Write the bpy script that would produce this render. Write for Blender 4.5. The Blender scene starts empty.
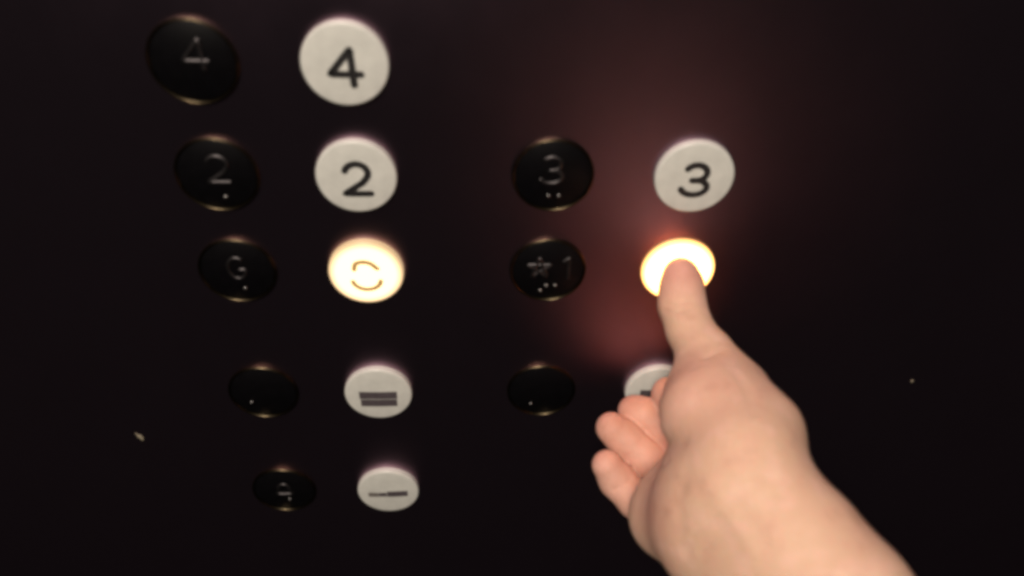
import bpy, bmesh, math, random
import numpy as np
from mathutils import Vector
random.seed(4)
PI = math.pi
sc = bpy.context.scene
col = sc.collection

# ------------------------------------------------------------------ camera
# panel = plane y = 0 (x right, z up); camera 0.296 m in front of it looking down 37 degrees
F, PITCH, DIST, YAW, ROLL = 863.93, 0.65128, 0.29571, 0.04553, 0.02547
cp, sp = math.cos(PITCH), math.sin(PITCH)
FW = Vector((math.sin(YAW) * cp, math.cos(YAW) * cp, -sp))
RT = Vector((math.cos(YAW), -math.sin(YAW), 0.0))
UP = RT.cross(FW)
RT, UP = RT * math.cos(ROLL) + UP * math.sin(ROLL), UP * math.cos(ROLL) - RT * math.sin(ROLL)
CAM = Vector((0, -DIST, 0))
cd = bpy.data.cameras.new('camera')
cam = bpy.data.objects.new('camera', cd)
col.objects.link(cam)
sc.camera = cam
m = cam.matrix_world.copy()
for r in range(3):
    m[r][0], m[r][1], m[r][2], m[r][3] = RT[r], UP[r], -FW[r], CAM[r]
cam.matrix_world = m
cd.sensor_width = 36.0
cd.lens = F * 36.0 / 1024.0
cd.clip_start, cd.clip_end = 0.005, 50
cd.dof.use_dof = True
cd.dof.focus_distance = 0.415
cd.dof.aperture_fstop = 5.0


def at(px, py, d):
    """world point seen at photo pixel (px, py), d millimetres in front of the panel"""
    ray = FW + RT * ((px - 512) / F) - UP * ((py - 288) / F)
    t = (DIST - d * 0.001) / ray.y
    return CAM + ray * t


# ------------------------------------------------------------------ materials
def mat(name):
    mt = bpy.data.materials.new(name)
    mt.use_nodes = True
    nt = mt.node_tree
    return mt, nt, nt.nodes['Principled BSDF']


def node(nt, kind, **kw):
    n = nt.nodes.new(kind)
    for k, v in kw.items():
        if k in n.inputs:
            n.inputs[k].default_value = v
        else:
            setattr(n, k, v)
    return n


def ramp(nt, fac, stops):
    n = nt.nodes.new('ShaderNodeValToRGB')
    el = n.color_ramp.elements
    while len(el) < len(stops):
        el.new(0.5)
    for e, (p, c) in zip(el, stops):
        e.position = p
        e.color = (*c, 1)
    nt.links.new(fac, n.inputs[0])
    return n.outputs[0]


def coords(nt, scale):
    tc = nt.nodes.new('ShaderNodeTexCoord')
    mp = node(nt, 'ShaderNodeMapping')
    mp.inputs['Scale'].default_value = scale
    nt.links.new(tc.outputs['Object'], mp.inputs['Vector'])
    return mp.outputs[0]


# brushed dark bronze metal of the panel
M_panel, nt, b = mat('brushed_dark_bronze')
v = coords(nt, (900, 900, 14))
n1 = node(nt, 'ShaderNodeTexNoise', Scale=1.0, Detail=3.0)
nt.links.new(v, n1.inputs['Vector'])
v2 = coords(nt, (22, 22, 16))
n2 = node(nt, 'ShaderNodeTexNoise', Scale=1.0, Detail=5.0, Roughness=0.65)
nt.links.new(v2, n2.inputs['Vector'])
gl = node(nt, 'ShaderNodeBsdfGlossy', distribution='BECKMANN')
nt.links.new(ramp(nt, n2.outputs['Fac'], [(0.25, (0.28, 0.178, 0.235)), (0.75, (0.36, 0.228, 0.30))]), gl.inputs['Color'])
mr = node(nt, 'ShaderNodeMapRange')
mr.inputs['To Min'].default_value = 0.42
mr.inputs['To Max'].default_value = 0.49
nt.links.new(n2.outputs['Fac'], mr.inputs['Value'])
nt.links.new(mr.outputs[0], gl.inputs['Roughness'])
bp = node(nt, 'ShaderNodeBump', Strength=0.12, Distance=0.0002)
nt.links.new(n1.outputs['Fac'], bp.inputs['Height'])
nt.links.new(bp.outputs[0], gl.inputs['Normal'])
df = node(nt, 'ShaderNodeBsdfDiffuse')
df.inputs['Color'].default_value = (0.0034, 0.0025, 0.0031, 1)
ash = nt.nodes.new('ShaderNodeAddShader')
nt.links.new(gl.outputs[0], ash.inputs[0])
nt.links.new(df.outputs[0], ash.inputs[1])
g2 = node(nt, 'ShaderNodeBsdfGlossy', distribution='GGX')
g2.inputs['Color'].default_value = (0.020, 0.016, 0.022, 1)
g2.inputs['Roughness'].default_value = 0.40
nt.links.new(bp.outputs[0], g2.inputs['Normal'])
as2 = nt.nodes.new('ShaderNodeAddShader')
nt.links.new(ash.outputs[0], as2.inputs[0])
nt.links.new(g2.outputs[0], as2.inputs[1])
nt.links.new(as2.outputs[0], nt.nodes['Material Output'].inputs['Surface'])
nt.nodes.remove(b)

# off-white button plastic
M_white, nt, b = mat('white_plastic')
v = coords(nt, (160, 160, 160))
n1 = node(nt, 'ShaderNodeTexNoise', Scale=1.0, Detail=4.0)
nt.links.new(v, n1.inputs['Vector'])
nt.links.new(ramp(nt, n1.outputs['Fac'], [(0.3, (0.50, 0.505, 0.475)), (0.7, (0.58, 0.585, 0.55))]), b.inputs['Base Color'])
b.inputs['Roughness'].default_value = 0.38


def lit(name, c, s):
    mt, nt, b = mat(name)
    b.inputs['Base Color'].default_value = (0.35, 0.28, 0.15, 1)
    b.inputs['Roughness'].default_value = 0.4
    v = coords(nt, (1, 1, 1))
    ln = node(nt, 'ShaderNodeVectorMath', operation='LENGTH')
    nt.links.new(v, ln.inputs[0])
    mrr = node(nt, 'ShaderNodeMapRange')          # emission drops at the rim, painting in the halo's orange fringe
    mrr.inputs['From Min'].default_value = 0.0128
    mrr.inputs['From Max'].default_value = 0.0158
    mrr.inputs['To Min'].default_value = s
    mrr.inputs['To Max'].default_value = s * 0.06 + 0.3
    nt.links.new(ln.outputs['Value'], mrr.inputs['Value'])
    b.inputs['Emission Color'].default_value = (*c, 1)
    nt.links.new(mrr.outputs[0], b.inputs['Emission Strength'])
    return mt


M_lit = lit('lit_plastic', (1.0, 0.68, 0.385), 2.25)
M_lit_hot = lit('lit_plastic_bright', (1.0, 0.46, 0.12), 13.0)


def plain(name, c, rough, metal=0.0, spec=0.5):
    mt, nt, b = mat(name)
    v = coords(nt, (300, 300, 300))
    n1 = node(nt, 'ShaderNodeTexNoise', Scale=1.0, Detail=3.0)
    nt.links.new(v, n1.inputs['Vector'])
    lo = tuple(x * 0.8 for x in c)
    hi = tuple(min(1, x * 1.15) for x in c)
    nt.links.new(ramp(nt, n1.outputs['Fac'], [(0.3, lo), (0.7, hi)]), b.inputs['Base Color'])
    b.inputs['Roughness'].default_value = rough
    b.inputs['Metallic'].default_value = metal
    b.inputs['Specular IOR Level'].default_value = spec
    return mt


M_ink = plain('black_ink', (0.012, 0.011, 0.012), 0.5)
M_greyink = plain('worn_grey_ink', (0.07, 0.058, 0.066), 0.55)
M_fadedink = plain('faded_grey_ink', (0.15, 0.135, 0.125), 0.55)
M_plate = plain('black_plate_enamel', (0.0022, 0.0020, 0.0026), 0.42, spec=0.12)
M_relief = plain('black_raised_metal', (0.085, 0.079, 0.083), 0.46, metal=1.0)
M_rim = plain('tarnished_brass', (0.085, 0.066, 0.040), 0.28, metal=1.0)
M_dot = plain('bare_metal_dot', (0.19, 0.185, 0.185), 0.3, metal=1.0)
M_chip = plain('pale_chip', (0.24, 0.21, 0.15), 0.5)
M_litink, nt, b = mat('glare_tinted_ink')  # print emits and is tan: glare of the lit cap painted into it
b.inputs['Base Color'].default_value = (0.2, 0.12, 0.04, 1)
b.inputs['Emission Color'].default_value = (0.50, 0.30, 0.09, 1)
b.inputs['Emission Strength'].default_value = 0.55

# skin
M_skin, nt, b = mat('skin')
at_ = node(nt, 'ShaderNodeAttribute', attribute_name='flush')
v = coords(nt, (70, 70, 70))
n1 = node(nt, 'ShaderNodeTexNoise', Scale=1.0, Detail=5.0, Roughness=0.6)
nt.links.new(v, n1.inputs['Vector'])
base = ramp(nt, n1.outputs['Fac'], [(0.3, (0.55, 0.34, 0.24)), (0.42, (0.645, 0.405, 0.295)), (0.5, (0.64, 0.425, 0.30)), (0.58, (0.68, 0.435, 0.33)), (0.7, (0.72, 0.50, 0.37))])
pink = ramp(nt, n1.outputs['Fac'], [(0.28, (0.58, 0.285, 0.22)), (0.72, (0.68, 0.37, 0.30))])
mx = node(nt, 'ShaderNodeMix', data_type='RGBA')
nt.links.new(at_.outputs['Fac'], mx.inputs['Factor'])
nt.links.new(base, mx.inputs['A'])
nt.links.new(pink, mx.inputs['B'])
nt.links.new(mx.outputs['Result'], b.inputs['Base Color'])
b.inputs['Roughness'].default_value = 0.52
b.inputs['Specular IOR Level'].default_value = 0.35
b.inputs['Subsurface Weight'].default_value = 0.35
b.inputs['Subsurface Radius'].default_value = (1.0, 0.35, 0.2)
b.inputs['Subsurface Scale'].default_value = 0.0022
vo = node(nt, 'ShaderNodeTexVoronoi', Scale=1.0, feature='DISTANCE_TO_EDGE')
nt.links.new(coords(nt, (900, 900, 900)), vo.inputs['Vector'])
nz = node(nt, 'ShaderNodeTexNoise', Scale=1.0, Detail=4.0)
nt.links.new(coords(nt, (180, 180, 180)), nz.inputs['Vector'])
ad = node(nt, 'ShaderNodeMath', operation='ADD')
nt.links.new(vo.outputs['Distance'], ad.inputs[0])
nt.links.new(nz.outputs['Fac'], ad.inputs[1])
bp = node(nt, 'ShaderNodeBump', Strength=0.45, Distance=0.0008)
nt.links.new(ad.outputs[0], bp.inputs['Height'])
nt.links.new(bp.outputs[0], b.inputs['Normal'])


# ------------------------------------------------------------------ mesh helpers
def mesh_obj(name, bm, material, parent=None, smooth=True):
    me = bpy.data.meshes.new(name)
    bmesh.ops.recalc_face_normals(bm, faces=bm.faces)
    bm.to_mesh(me)
    bm.free()
    for p in me.polygons:
        p.use_smooth = smooth
    me.materials.append(material)
    o = bpy.data.objects.new(name, me)
    col.objects.link(o)
    if parent:
        o.parent = parent
    return o


def thing(name, label, cat, loc, group=None):
    o = bpy.data.objects.new(name, None)
    o.empty_display_size = 0.01
    col.objects.link(o)
    o.location = loc
    o['label'], o['category'] = label, cat
    if group:
        o['group'] = group
    return o


def lathe(bm, prof, n=72):
    """revolve (radius, out) about the panel normal; out = distance towards the viewer (-y)"""
    rings = []
    for r, h in prof:
        if r < 1e-7:
            rings.append([bm.verts.new((0, -h, 0))])
        else:
            rings.append([bm.verts.new((r * math.cos(2 * PI * k / n), -h, r * math.sin(2 * PI * k / n))) for k in range(n)])
    for a, c in zip(rings, rings[1:]):
        for k in range(n):
            q = (k + 1) % n
            if len(a) == 1 and len(c) == 1:
                continue
            if len(a) == 1:
                bm.faces.new((a[0], c[q], c[k]))
            elif len(c) == 1:
                bm.faces.new((a[k], a[q], c[0]))
            else:
                bm.faces.new((a[k], a[q], c[q], c[k]))


CAP_R, CAP_H = 0.0157, 0.0030


def cap_profile(R=CAP_R, H=CAP_H):
    pr = [(R, -0.001), (R, H - 0.0011)]
    for k in range(1, 7):
        a = k / 6 * PI / 2
        pr.append((R - 0.0011 * (1 - math.cos(a)), H - 0.0011 + 0.0011 * math.sin(a)))
    r1 = R - 0.0011
    for k in range(1, 9):
        q = 1 - k / 8
        pr.append((r1 * q, H + 0.0006 * (1 - q * q)))
    return pr


def face_h(x, z, H=CAP_H):
    q = min(1, math.hypot(x, z) / (CAP_R - 0.0011))
    return H + 0.0006 * (1 - q * q)


def resample(pts, step=0.0004):
    out = [Vector(pts[0])]
    for a, c in zip(pts, pts[1:]):
        a, c = Vector(a), Vector(c)
        n = max(1, int((c - a).length / step))
        for k in range(1, n + 1):
            out.append(a.lerp(c, k / n))
    return out


def arc(cx, cz, rx, rz, a0, a1, n=18):
    return [(cx + rx * math.cos(math.radians(a0 + (a1 - a0) * k / n)), cz + rz * math.sin(math.radians(a0 + (a1 - a0) * k / n))) for k in range(n + 1)]


def ribbon(bm, pts, w, hfun, lift):
    """flat printed stroke of width w following a surface"""
    P = resample(pts)
    L, Rr = [], []
    n = len(P)
    for i, p in enumerate(P):
        t = (P[min(n - 1, i + 1)] - P[max(0, i - 1)]).normalized()
        nn = Vector((-t.y, t.x))
        a, c = p + nn * w / 2, p - nn * w / 2
        L.append(bm.verts.new((a.x, -hfun(a.x, a.y) - lift, a.y)))
        Rr.append(bm.verts.new((c.x, -hfun(c.x, c.y) - lift, c.y)))
    for i in range(n - 1):
        bm.faces.new((L[i], L[i + 1], Rr[i + 1], Rr[i]))
    for p, q, A, B in ((P[0], P[1], L[0], Rr[0]), (P[-1], P[-2], Rr[-1], L[-1])):   # round ends
        d = (p - q).normalized()
        nn = Vector((-d.y, d.x))
        s = 1 if (Vector((A.co.x, A.co.z)) - p).dot(nn) > 0 else -1
        vs = [A]
        for k in range(1, 8):
            a = k / 8 * PI
            e = p + nn * s * math.cos(a) * w / 2 + d * math.sin(a) * w / 2
            vs.append(bm.verts.new((e.x, -hfun(e.x, e.y) - lift, e.y)))
        vs.append(B)
        bm.faces.new(vs)


def tube(bm, pts, r, h, n=8):
    """raised stroke: a round bead half sunk in the face at height h"""
    P = resample(pts, 0.0006)
    rings = []
    for i, p in enumerate(P):
        t = (P[min(len(P) - 1, i + 1)] - P[max(0, i - 1)]).normalized()
        nn = Vector((-t.y, t.x))
        rings.append([bm.verts.new((p.x + nn.x * r * math.cos(2 * PI * k / n), -h - r * 0.9 * math.sin(2 * PI * k / n), p.y + nn.y * r * math.cos(2 * PI * k / n))) for k in range(n)])
    for a, c in zip(rings, rings[1:]):
        for k in range(n):
            q = (k + 1) % n
            bm.faces.new((a[k], a[q], c[q], c[k]))
    bm.faces.new(rings[0])
    bm.faces.new(list(reversed(rings[-1])))


S = 0.001


def mm(strokes, dx=0, dz=0, s=1.0):
    return [[((x * s + dx) * S, (z * s + dz) * S) for x, z in st] for st in strokes]


# glyph strokes in millimetres round the glyph's middle
G4 = [[(3.0, -7.4), (2.4, 6.6), (-5.6, -3.0), (5.8, -3.2)]]
G2 = [arc(0.3, 2.7, 4.7, 4.2, 165, -25) + [(2.6, -1.6), (-5.0, -6.9), (5.6, -6.9)]]
G3 = [arc(0.2, 3.3, 4.4, 3.6, 150, -80) + [(-1.2, -0.2)], arc(-0.1, -3.5, 5.4, 3.6, 78, -165)]
GARC = [[(-4.0, 2.2), (-3.8, 3.6)] + arc(-0.6, 1.6, 4.6, 3.9, 128, 28) + [(4.4, 2.6)], arc(0.2, -2.4, 5.2, 4.4, 192, 338) + [(5.2, -3.0)]]
GG = [arc(0, 0, 4.4, 6.2, 45, 320) + [(3.6, -0.8), (0.6, -0.8)]]
GSTAR = [[(5.6 * math.cos(PI / 2 + k * 4 * PI / 5), 5.6 * math.sin(PI / 2 + k * 4 * PI / 5)) for k in range(6)]]
G1 = [[(-2.2, 3.6), (0.6, 6.0), (0.6, -6.2)]]
GBELL = [[(-4.6, -3.2), (-3.2, -1.2)] + arc(0, 1.2, 3.2, 3.8, 180, 0) + [(3.2, -1.2), (4.6, -3.2)], [(-4.6, -3.2), (4.6, -3.2)]]

COLX = [-0.10162, -0.0480, 0.02846, 0.08394]
ROWZ = [-0.12399, -0.16972, -0.21563, -0.28610, -0.35595]

# ------------------------------------------------------------------ panel (setting)
bm = bmesh.new()
x0, x1, z0, z1, th = -0.75, 0.75, -1.1, 0.55, 0.004
bmesh.ops.create_cube(bm, size=1)
for w in bm.verts:
    w.co = Vector(((x0 + x1) / 2 + w.co.x * (x1 - x0), th / 2 + w.co.y * th, (z0 + z1) / 2 + w.co.z * (z1 - z0)))
o = mesh_obj('panel', bm, M_panel, smooth=False)
o['kind'] = 'structure'


# ------------------------------------------------------------------ buttons
def make_button(row, c, label, mark, lit_=False, group=None, dz=-0.2):
    t = thing('push_button', label, 'button', (COLX[c], 0 if mark else 0.0016, ROWZ[row]), group)
    bm = bmesh.new()
    lathe(bm, cap_profile())
    mesh_obj('cap', bm, (M_lit if mark else M_lit_hot) if lit_ else M_white, t)
    if mark is None:
        return t
    kind, data = mark
    if kind == 'numeral':
        bm = bmesh.new()
        for k, st in enumerate(mm(data, 0, dz, 1.15 if lit_ else 0.95)):
            ribbon(bm, st, 0.0020 if lit_ else 0.00265, face_h, 0.00012 + 0.00005 * k)
        mesh_obj('numeral', bm, M_litink if lit_ else M_ink, t)
    else:                                   # dark printed bars, one mesh per bar
        for (ax, az, bx, bz, w, mt) in data:
            bm = bmesh.new()
            pts = resample([(ax * S, az * S), (bx * S, bz * S)], 0.001)
            L = [[bm.verts.new((p.x, -face_h(p.x, p.y + e * w * S / 2) - 0.00012, p.y + e * w * S / 2)) for p in pts] for e in (1, -1)]
            for k in range(len(pts) - 1):
                bm.faces.new((L[0][k], L[0][k + 1], L[1][k + 1], L[1][k]))
            mesh_obj('printed_bar', bm, mt, t, smooth=False)
    return t


BARS = ('bars', [(-8.8, 0.2, 8.8, 0.2, 4.6, M_greyink), (-8.4, -4.7, 8.6, -4.7, 4.6, M_greyink)])
ALARM = ('bars', [(-10.2, -1.3, -5.1, -1.3, 3.2, M_fadedink), (-4.9, -1.2, -0.7, -1.1, 3.0, M_greyink), (-0.5, -0.8, 10.0, -0.6, 4.2, M_greyink)])
WB = 'round white push buttons'
make_button(0, 1, 'round white push button printed with a black 4', ('numeral', G4), group=WB)
make_button(1, 1, 'round white push button printed with a black 2', ('numeral', G2), group=WB)
make_button(1, 3, 'round white push button printed with a black 3', ('numeral', G3), group=WB)
make_button(2, 1, 'glowing warm white push button with two thin curved strokes on its uncovered face', ('numeral', GARC), True, 'lit push buttons', dz=0.0)
make_button(2, 3, 'glowing warm white push button pressed under the tip of the thumb', None, True, 'lit push buttons')
make_button(3, 1, 'round white push button with a dark grey rectangular block printed across it', BARS, group=WB)
make_button(3, 3, 'round white push button mostly covered by the hand and curled fingers', BARS, group=WB)
make_button(4, 1, 'round white push button with a single thin grey bar, bottom of its column', ALARM, group=WB)

# ------------------------------------------------------------------ tactile plates
PL_R = 0.0150


def make_plate(row, c, label, strokes=(), dots=(), rw=0.00085):
    t = thing('tactile_plate', label, 'plate', (COLX[c], 0, ROWZ[row]), 'round black raised-sign plates')
    bm = bmesh.new()
    lathe(bm, [(PL_R, -0.001), (PL_R, 0.0007), (PL_R - 0.0004, 0.0010), (0, 0.0010)])
    mesh_obj('disc', bm, M_plate, t)
    bm = bmesh.new()
    R0 = PL_R + 0.0006
    prof = [(R0 + 0.0006 * math.cos(a), 0.0007 + 0.0009 * math.sin(a)) for a in [k / 12 * 2 * PI for k in range(13)]]
    lathe(bm, prof)
    bmesh.ops.remove_doubles(bm, verts=bm.verts, dist=1e-6)
    mesh_obj('rim', bm, M_rim, t)
    for g in strokes:
        bm = bmesh.new()
        for k, st in enumerate(g[1]):
            tube(bm, st, rw, 0.0010 + 0.00003 * k)
        mesh_obj(g[0], bm, M_relief, t)
    for x, z in dots:
        bm = bmesh.new()
        lathe(bm, [(0.0010 * math.cos(a), 0.0009 + 0.0009 * math.sin(a)) for a in [k / 6 * PI / 2 for k in range(7)]], n=16)
        d = mesh_obj('braille_dot', bm, M_dot, t)
        d.location = (x * S, 0, z * S)
    return t


make_plate(0, 0, 'round black plate with a raised 4, thin brass rim, beside the white 4 button', [('numeral', mm(G4, 1.2, 3.0, 0.82))], [])
make_plate(1, 0, 'round black plate with a raised 2, beside the white 2 button', [('numeral', mm(G2, 0.5, 2.6, 0.82))], [(1.6, -9.8)])
make_plate(1, 2, 'round black plate with a raised 3, beside the white 3 button', [('numeral', mm(G3, -0.8, 2.6, 0.82))], [(-1.5, -9.0), (2.6, -9.0)])
make_plate(2, 0, 'round black plate with a raised letter, left of the lit button with curved strokes', [('letter', mm(GG, 0.2, 1.5, 0.85))], [(1.8, -9.0)])
make_plate(2, 2, 'round black plate with a raised star and 1, left of the pressed lit button',
           [('star', mm(GSTAR, -3.6, 1.4, 0.95)), ('numeral', mm(G1, 8.2, 1.2, 0.9))], [(-2.9, -10.6), (-0.4, -8.0), (3.4, -7.8)])
make_plate(3, 0, 'round black plate with one bright dot, left of the button with a dark block', [], [(-6.4, -6.3)])
make_plate(3, 2, 'round black plate with one bright dot, left of the curled fingers', [], [(-4.6, -8.4)])
make_plate(4, 0, 'round black plate with a small raised bell shape, lowest of the plates', [('bell', mm(GBELL, 0, 0.2, 0.9))], [(2.0, -7.2)])


# ------------------------------------------------------------------ specks on the panel
def speck(p, sx, sz, rot, label):
    bm = bmesh.new()
    bmesh.ops.create_icosphere(bm, subdivisions=3, radius=1)
    for w in bm.verts:
        k = 1 + 0.22 * math.sin(5 * w.co.x + 2) + 0.15 * math.sin(7 * w.co.z)
        w.co = Vector((w.co.x * sx * k, w.co.y * 0.0004, w.co.z * sz * k))
    o = mesh_obj('speck', bm, M_chip, None)
    o.location = p
    o.rotation_euler = (0, rot, 0)
    o['label'], o['category'], o['group'] = label, 'speck', 'pale specks on the dark panel'


speck(at(140, 437, 0), 0.0012, 0.0026, -0.5, 'pale elongated speck on the dark panel, left of the lowest plates')
speck(at(912, 381, 0), 0.0007, 0.0008, 0, 'tiny faint speck on the dark panel, right of the wrist')


# ------------------------------------------------------------------ hand: one continuous surface
def V(p):
    q = at(*p)
    return np.array((q.x, q.y, q.z)) * 1000.0       # millimetres


def chain(*pts):
    """(px, py, mm in front of panel, radius mm) joints -> tapered capsules"""
    out = []
    for a, c in zip(pts, pts[1:]):
        out.append((V(a[:3]), a[3], V(c[:3]), c[3]))
    return out


thumb = chain((680.5, 272, 9.5, 5.6), (681.5, 282, 12, 8.0), (682, 305, 20, 8.9), (690, 330, 31, 8.7), (706, 357, 44, 10.6), (722, 388, 58, 14.0))
thumb2 = chain((722, 388, 58, 14.0), (757, 432, 82, 16.5))
thenar = chain((702, 398, 60, 14.5), (710, 414, 72, 17.5), (742, 452, 94, 17.0))
radial = chain((741, 397, 60, 11.8), (758, 432, 76, 12.5), (765, 452, 82, 11.0))
hypo = chain((687, 500, 74, 13.5), (673, 516, 84, 15.8), (706, 540, 102, 15.0))
palm = (chain((694, 462, 52, 11), (728, 478, 90, 19)) + chain((705, 430, 48, 12), (745, 462, 90, 19)) +
        chain((684, 490, 56, 11), (716, 500, 95, 18)))
arm_r = chain((747, 478, 102, 18.5), (797, 546, 122, 21.0), (838, 604, 139, 23.5), (896, 700, 163, 28.0), (1005, 910, 210, 34.0))
arm_u = chain((711, 522, 102, 18.8), (754, 586, 120, 20.5), (798, 660, 141, 24.0), (850, 740, 163, 28.0), (930, 960, 216, 33.0))
f_index = chain((712, 425, 46, 10.5), (686, 406, 27, 8.4), (673, 397, 20, 7.6), (668, 394, 18, 7.0))
f_middle = chain((696, 458, 46, 9.6), (666, 432, 28, 7.5), (643, 415, 22, 7.2), (633, 411, 20, 6.9))
f_ring = chain((684, 486, 54, 9.4), (649, 459, 39, 7.3), (624, 438, 32, 7.3), (611.5, 428, 31, 7.0))
f_little = chain((664, 518, 64, 8.8), (636, 500, 54, 7.3), (617, 480.5, 47, 7.0), (607, 465, 45, 6.6))

folds = []


def sd_cap(P, a, ra, c, rc):
    d = c - a
    l2 = float(d @ d)
    w = P - a.astype(np.float32)
    t = np.clip((w @ d.astype(np.float32)) / l2, 0, 1)
    q = w - t[:, None] * d.astype(np.float32)
    return np.sqrt((q * q).sum(1)) - (ra + (rc - ra) * t)


def smin(a, c, k):
    h = np.clip(0.5 + 0.5 * (c - a) / k, 0, 1)
    return c + (a - c) * h - k * h * (1 - h)


def sd_chain(P, ch, k):
    d = sd_cap(P, *ch[0])
    for s in ch[1:]:
        d = smin(d, sd_cap(P, *s), k)
    return d


def hand_sdf(P):
    body = sd_chain(P, palm, 10)
    body = smin(body, smin(sd_chain(P, arm_r, 6), sd_chain(P, arm_u, 6), 26), 14)
    body = smin(body, sd_chain(P, hypo, 6), 14)
    body = smin(body, sd_chain(P, radial, 6), 10)
    th_ = smin(sd_chain(P, thumb, 5), sd_chain(P, thumb2, 4), 6)
    th_ = smin(th_, sd_chain(P, thenar, 6), 9)
    fings = [sd_chain(P, f, 5) for f in (f_index, f_middle, f_ring, f_little)]
    fg = fings[0]
    for f in fings[1:]:
        fg = smin(fg, f, 0.8)
    # fingers melt into the palm at their roots, but keep a crease against the ball of the thumb
    rootd = smin(body, fg, 4)
    out = smin(th_, rootd, 4.5)
    if folds:
        up, dn = np.zeros(len(P), np.float32), np.zeros(len(P), np.float32)
        for a, dep, c, wid in folds:
            q = np.exp(-(sd_cap(P, a, 0.0, c, 0.0) / wid) ** 2) * dep
            up, dn = np.maximum(up, q), np.minimum(dn, q)
        out = out + up + dn
    return out


new_folds = []
# shallow creases and the faint tendons, drawn along the skin: (photo pixels), depth mm (negative = raised), width mm
for line, dep, wid in (
        ([(661, 431), (671, 442), (684, 443)], 0.55, 2.6), ([(706, 358), (724, 350), (744, 347)], 0.8, 1.5),
        ([(665, 303), (676, 305), (690, 302)], 0.45, 1.2), ([(664, 310), (676, 312), (689, 309)], 0.35, 1.1),
        ([(686, 476), (680, 506), (686, 548)], 0.4, 3.6), ([(646, 430), (660, 419)], 0.5, 1.2),
        ([(626, 456), (641, 441)], 0.5, 1.2), ([(614, 490), (630, 480)], 0.45, 1.1), ([(655, 475), (668, 462)], 0.7, 1.3),
        ([(712, 486), (752, 550)], -0.45, 3.4), ([(738, 470), (782, 542)], -0.4, 3.2),
        ([(690, 538), (728, 508), (766, 478)], 0.45, 1.5), ([(700, 552), (738, 522), (778, 494)], 0.3, 1.4),
        ([(735, 372), (748, 392), (752, 412)], 0.35, 2.0)):
    pts = []
    for px, py in line:
        ds = np.arange(170.0, 5.0, -0.5)
        Q = np.array([V((px, py, q)) for q in ds], np.float32)
        hit = np.argmax(hand_sdf(Q) < 0)
        pts.append(Q[hit].astype(float))
    for a, c in zip(pts, pts[1:]):
        new_folds.append((a, dep, c, wid))
folds = new_folds

# sample on a grid and extract with surface nets
H = 1.0
lim = np.array([[1e9] * 3, [-1e9] * 3])
for ch in (thumb, thumb2, thenar, radial, hypo, palm, arm_r, arm_u, f_index, f_middle, f_ring, f_little):
    for a, ra, c, rc in ch:
        lim[0] = np.minimum(lim[0], np.minimum(a - ra, c - rc))
        lim[1] = np.maximum(lim[1], np.maximum(a + ra, c + rc))
lim[0] -= 6
lim[1] += 6
N = np.ceil((lim[1] - lim[0]) / H).astype(int) + 1
ax = [lim[0][i] + H * np.arange(N[i]) for i in range(3)]
D = np.empty(N, np.float32)
YZ = np.stack(np.meshgrid(ax[1], ax[2], indexing='ij'), -1).reshape(-1, 2)
for i0 in range(0, N[0], 8):
    xs = ax[0][i0:i0 + 8]
    P = np.empty((len(xs), len(YZ), 3), np.float32)
    P[:, :, 0] = xs[:, None]
    P[:, :, 1:] = YZ[None]
    D[i0:i0 + 8] = hand_sdf(P.reshape(-1, 3)).reshape(len(xs), N[1], N[2])
D = np.nan_to_num(D, nan=50.0)
ins = D < 0
c8 = [(i, j, k) for i in (0, 1) for j in (0, 1) for k in (0, 1)]


def sl(A, o_):
    return A[o_[0]:A.shape[0] - 1 + o_[0], o_[1]:A.shape[1] - 1 + o_[1], o_[2]:A.shape[2] - 1 + o_[2]]


cnt = sum(sl(ins, q).astype(np.int8) for q in c8)
act = (cnt > 0) & (cnt < 8)
idx = np.full(act.shape, -1, np.int64)
ii = np.argwhere(act)
idx[act] = np.arange(len(ii))
pos = np.zeros((len(ii), 3))
num = np.zeros(len(ii))
for q0 in c8:
    for axis in range(3):
        if q0[axis]:
            continue
        q1 = list(q0)
        q1[axis] = 1
        a = D[ii[:, 0] + q0[0], ii[:, 1] + q0[1], ii[:, 2] + q0[2]]
        c = D[ii[:, 0] + q1[0], ii[:, 1] + q1[1], ii[:, 2] + q1[2]]
        cr = (a < 0) != (c < 0)
        t = np.where(cr, a / np.where(cr, a - c, 1), 0)
        p = np.tile(np.array(q0, float), (len(ii), 1))
        p[:, axis] += t
        pos[cr] += p[cr]
        num[cr] += 1
pos = (ii + pos / num[:, None]) * H + lim[0]
# project onto the true surface for smooth shading
for _ in range(2):
    e = 0.3
    d0 = hand_sdf(pos.astype(np.float32))
    g = np.stack([(hand_sdf((pos + np.eye(3)[k] * e).astype(np.float32)) - d0) / e for k in range(3)], 1)
    pos -= np.clip(d0, -1, 1)[:, None] * g / np.maximum((g * g).sum(1), 0.2)[:, None]
quads = []
for axis in range(3):
    u, w = [(1, 2), (2, 0), (0, 1)][axis]
    s0 = [slice(1, -1)] * 3
    s1 = [slice(1, -1)] * 3
    s0[axis] = slice(0, -1)
    s1[axis] = slice(1, None)
    A, B = ins[tuple(s0)], ins[tuple(s1)]
    e = np.argwhere(A != B)
    flip = A[tuple(e.T)]
    off = np.ones(3, int)
    off[axis] = 0
    e = e + off
    du, dw = np.zeros(3, int), np.zeros(3, int)
    du[u], dw[w] = 1, 1
    q = np.stack([idx[tuple((e - du - dw).T)], idx[tuple((e - dw).T)], idx[tuple(e.T)], idx[tuple((e - du).T)]], 1)
    q[~flip] = q[~flip][:, ::-1]
    quads.append(q)
quads = np.concatenate(quads)
quads = quads[(quads >= 0).all(1)]
me = bpy.data.meshes.new('hand')
me.from_pydata((pos * 0.001).tolist(), [], quads.tolist())
me.update()
me.shade_smooth()
me.materials.append(M_skin)
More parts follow.
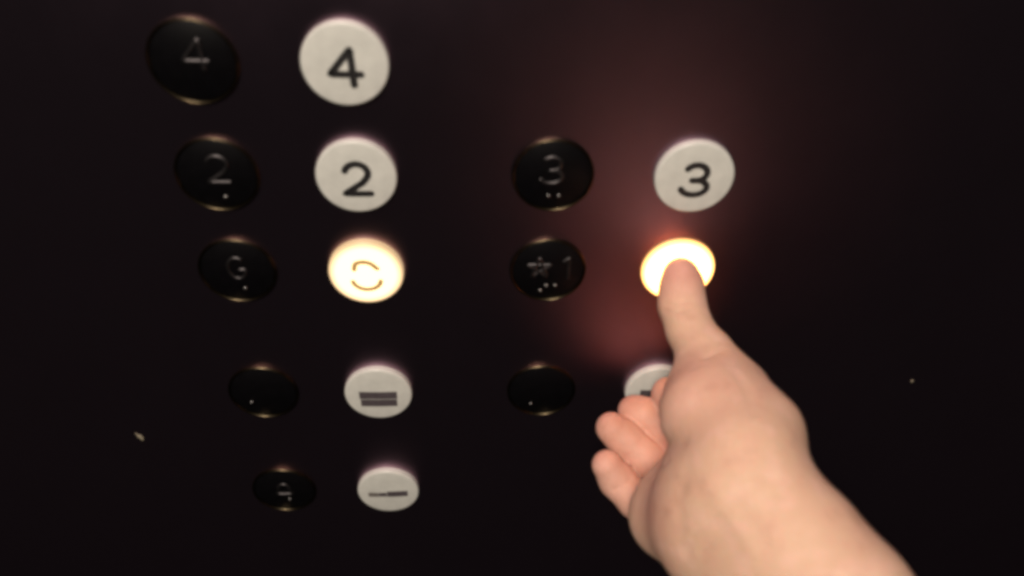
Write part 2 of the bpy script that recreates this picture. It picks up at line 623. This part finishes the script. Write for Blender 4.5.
# skin colouring: finger pads, thumb tip and heel of the hand are pinker
Pf = pos.astype(np.float32)
fl = np.full(len(Pf), 1e9, np.float32)
for ch in (f_index, f_middle, f_ring, f_little):
    fl = np.minimum(fl, sd_chain(Pf, ch, 2))
w1 = np.clip(1 - fl / 7.0, 0, 1) * 0.8
tipd = np.linalg.norm(Pf - V((681, 270, 8)).astype(np.float32), axis=1)
w2 = np.clip(1.25 - tipd / 18.0, 0, 1) * 1.3
heel = np.linalg.norm(Pf - V((645, 513, 98)).astype(np.float32), axis=1)
w3 = np.clip(1 - heel / 27.0, 0, 1) * 0.75
fat = np.linalg.norm(Pf - V((685, 405, 72)).astype(np.float32), axis=1)
w4 = np.clip(1 - fat / 30.0, 0, 1) * 0.6
att = me.attributes.new('flush', 'FLOAT', 'POINT')
att.data.foreach_set('value', np.clip(np.maximum.reduce([w1, w2, w3, w4]), 0, 1).astype(np.float32))
hand = bpy.data.objects.new('hand', me)
col.objects.link(hand)
hand['label'] = 'bare right hand and forearm, palm side showing, thumb pressing a lit button'
hand['category'] = 'hand'

# ------------------------------------------------------------------ light
w = bpy.data.worlds.new('World')
sc.world = w
w.use_nodes = True
bg = w.node_tree.nodes['Background']
bg.inputs[0].default_value = (0.85, 0.80, 0.85, 1)
bg.inputs[1].default_value = 0.006


def area(name, loc, target, size, power, c):
    l = bpy.data.lights.new(name, 'AREA')
    l.shape = 'DISK'
    l.size = size
    l.energy = power
    l.color = c
    o = bpy.data.objects.new(name, l)
    col.objects.link(o)
    o.location = loc
    o.rotation_euler = (Vector(target) - Vector(loc)).to_track_quat('-Z', 'Y').to_euler()
    return o


area('ceiling_lamp', (-0.20, -0.92, 0.67), (0.05, -0.05, -0.25), 0.32, 21.0, (1.0, 0.87, 0.74))

# ------------------------------------------------------------------ render settings
sc.view_settings.view_transform = 'Standard'
sc.view_settings.look = 'None'
sc.view_settings.exposure = 0
sc.cycles.use_denoising = True
sc.cycles.filter_width = 3.8
sc.cycles.sample_clamp_indirect = 10
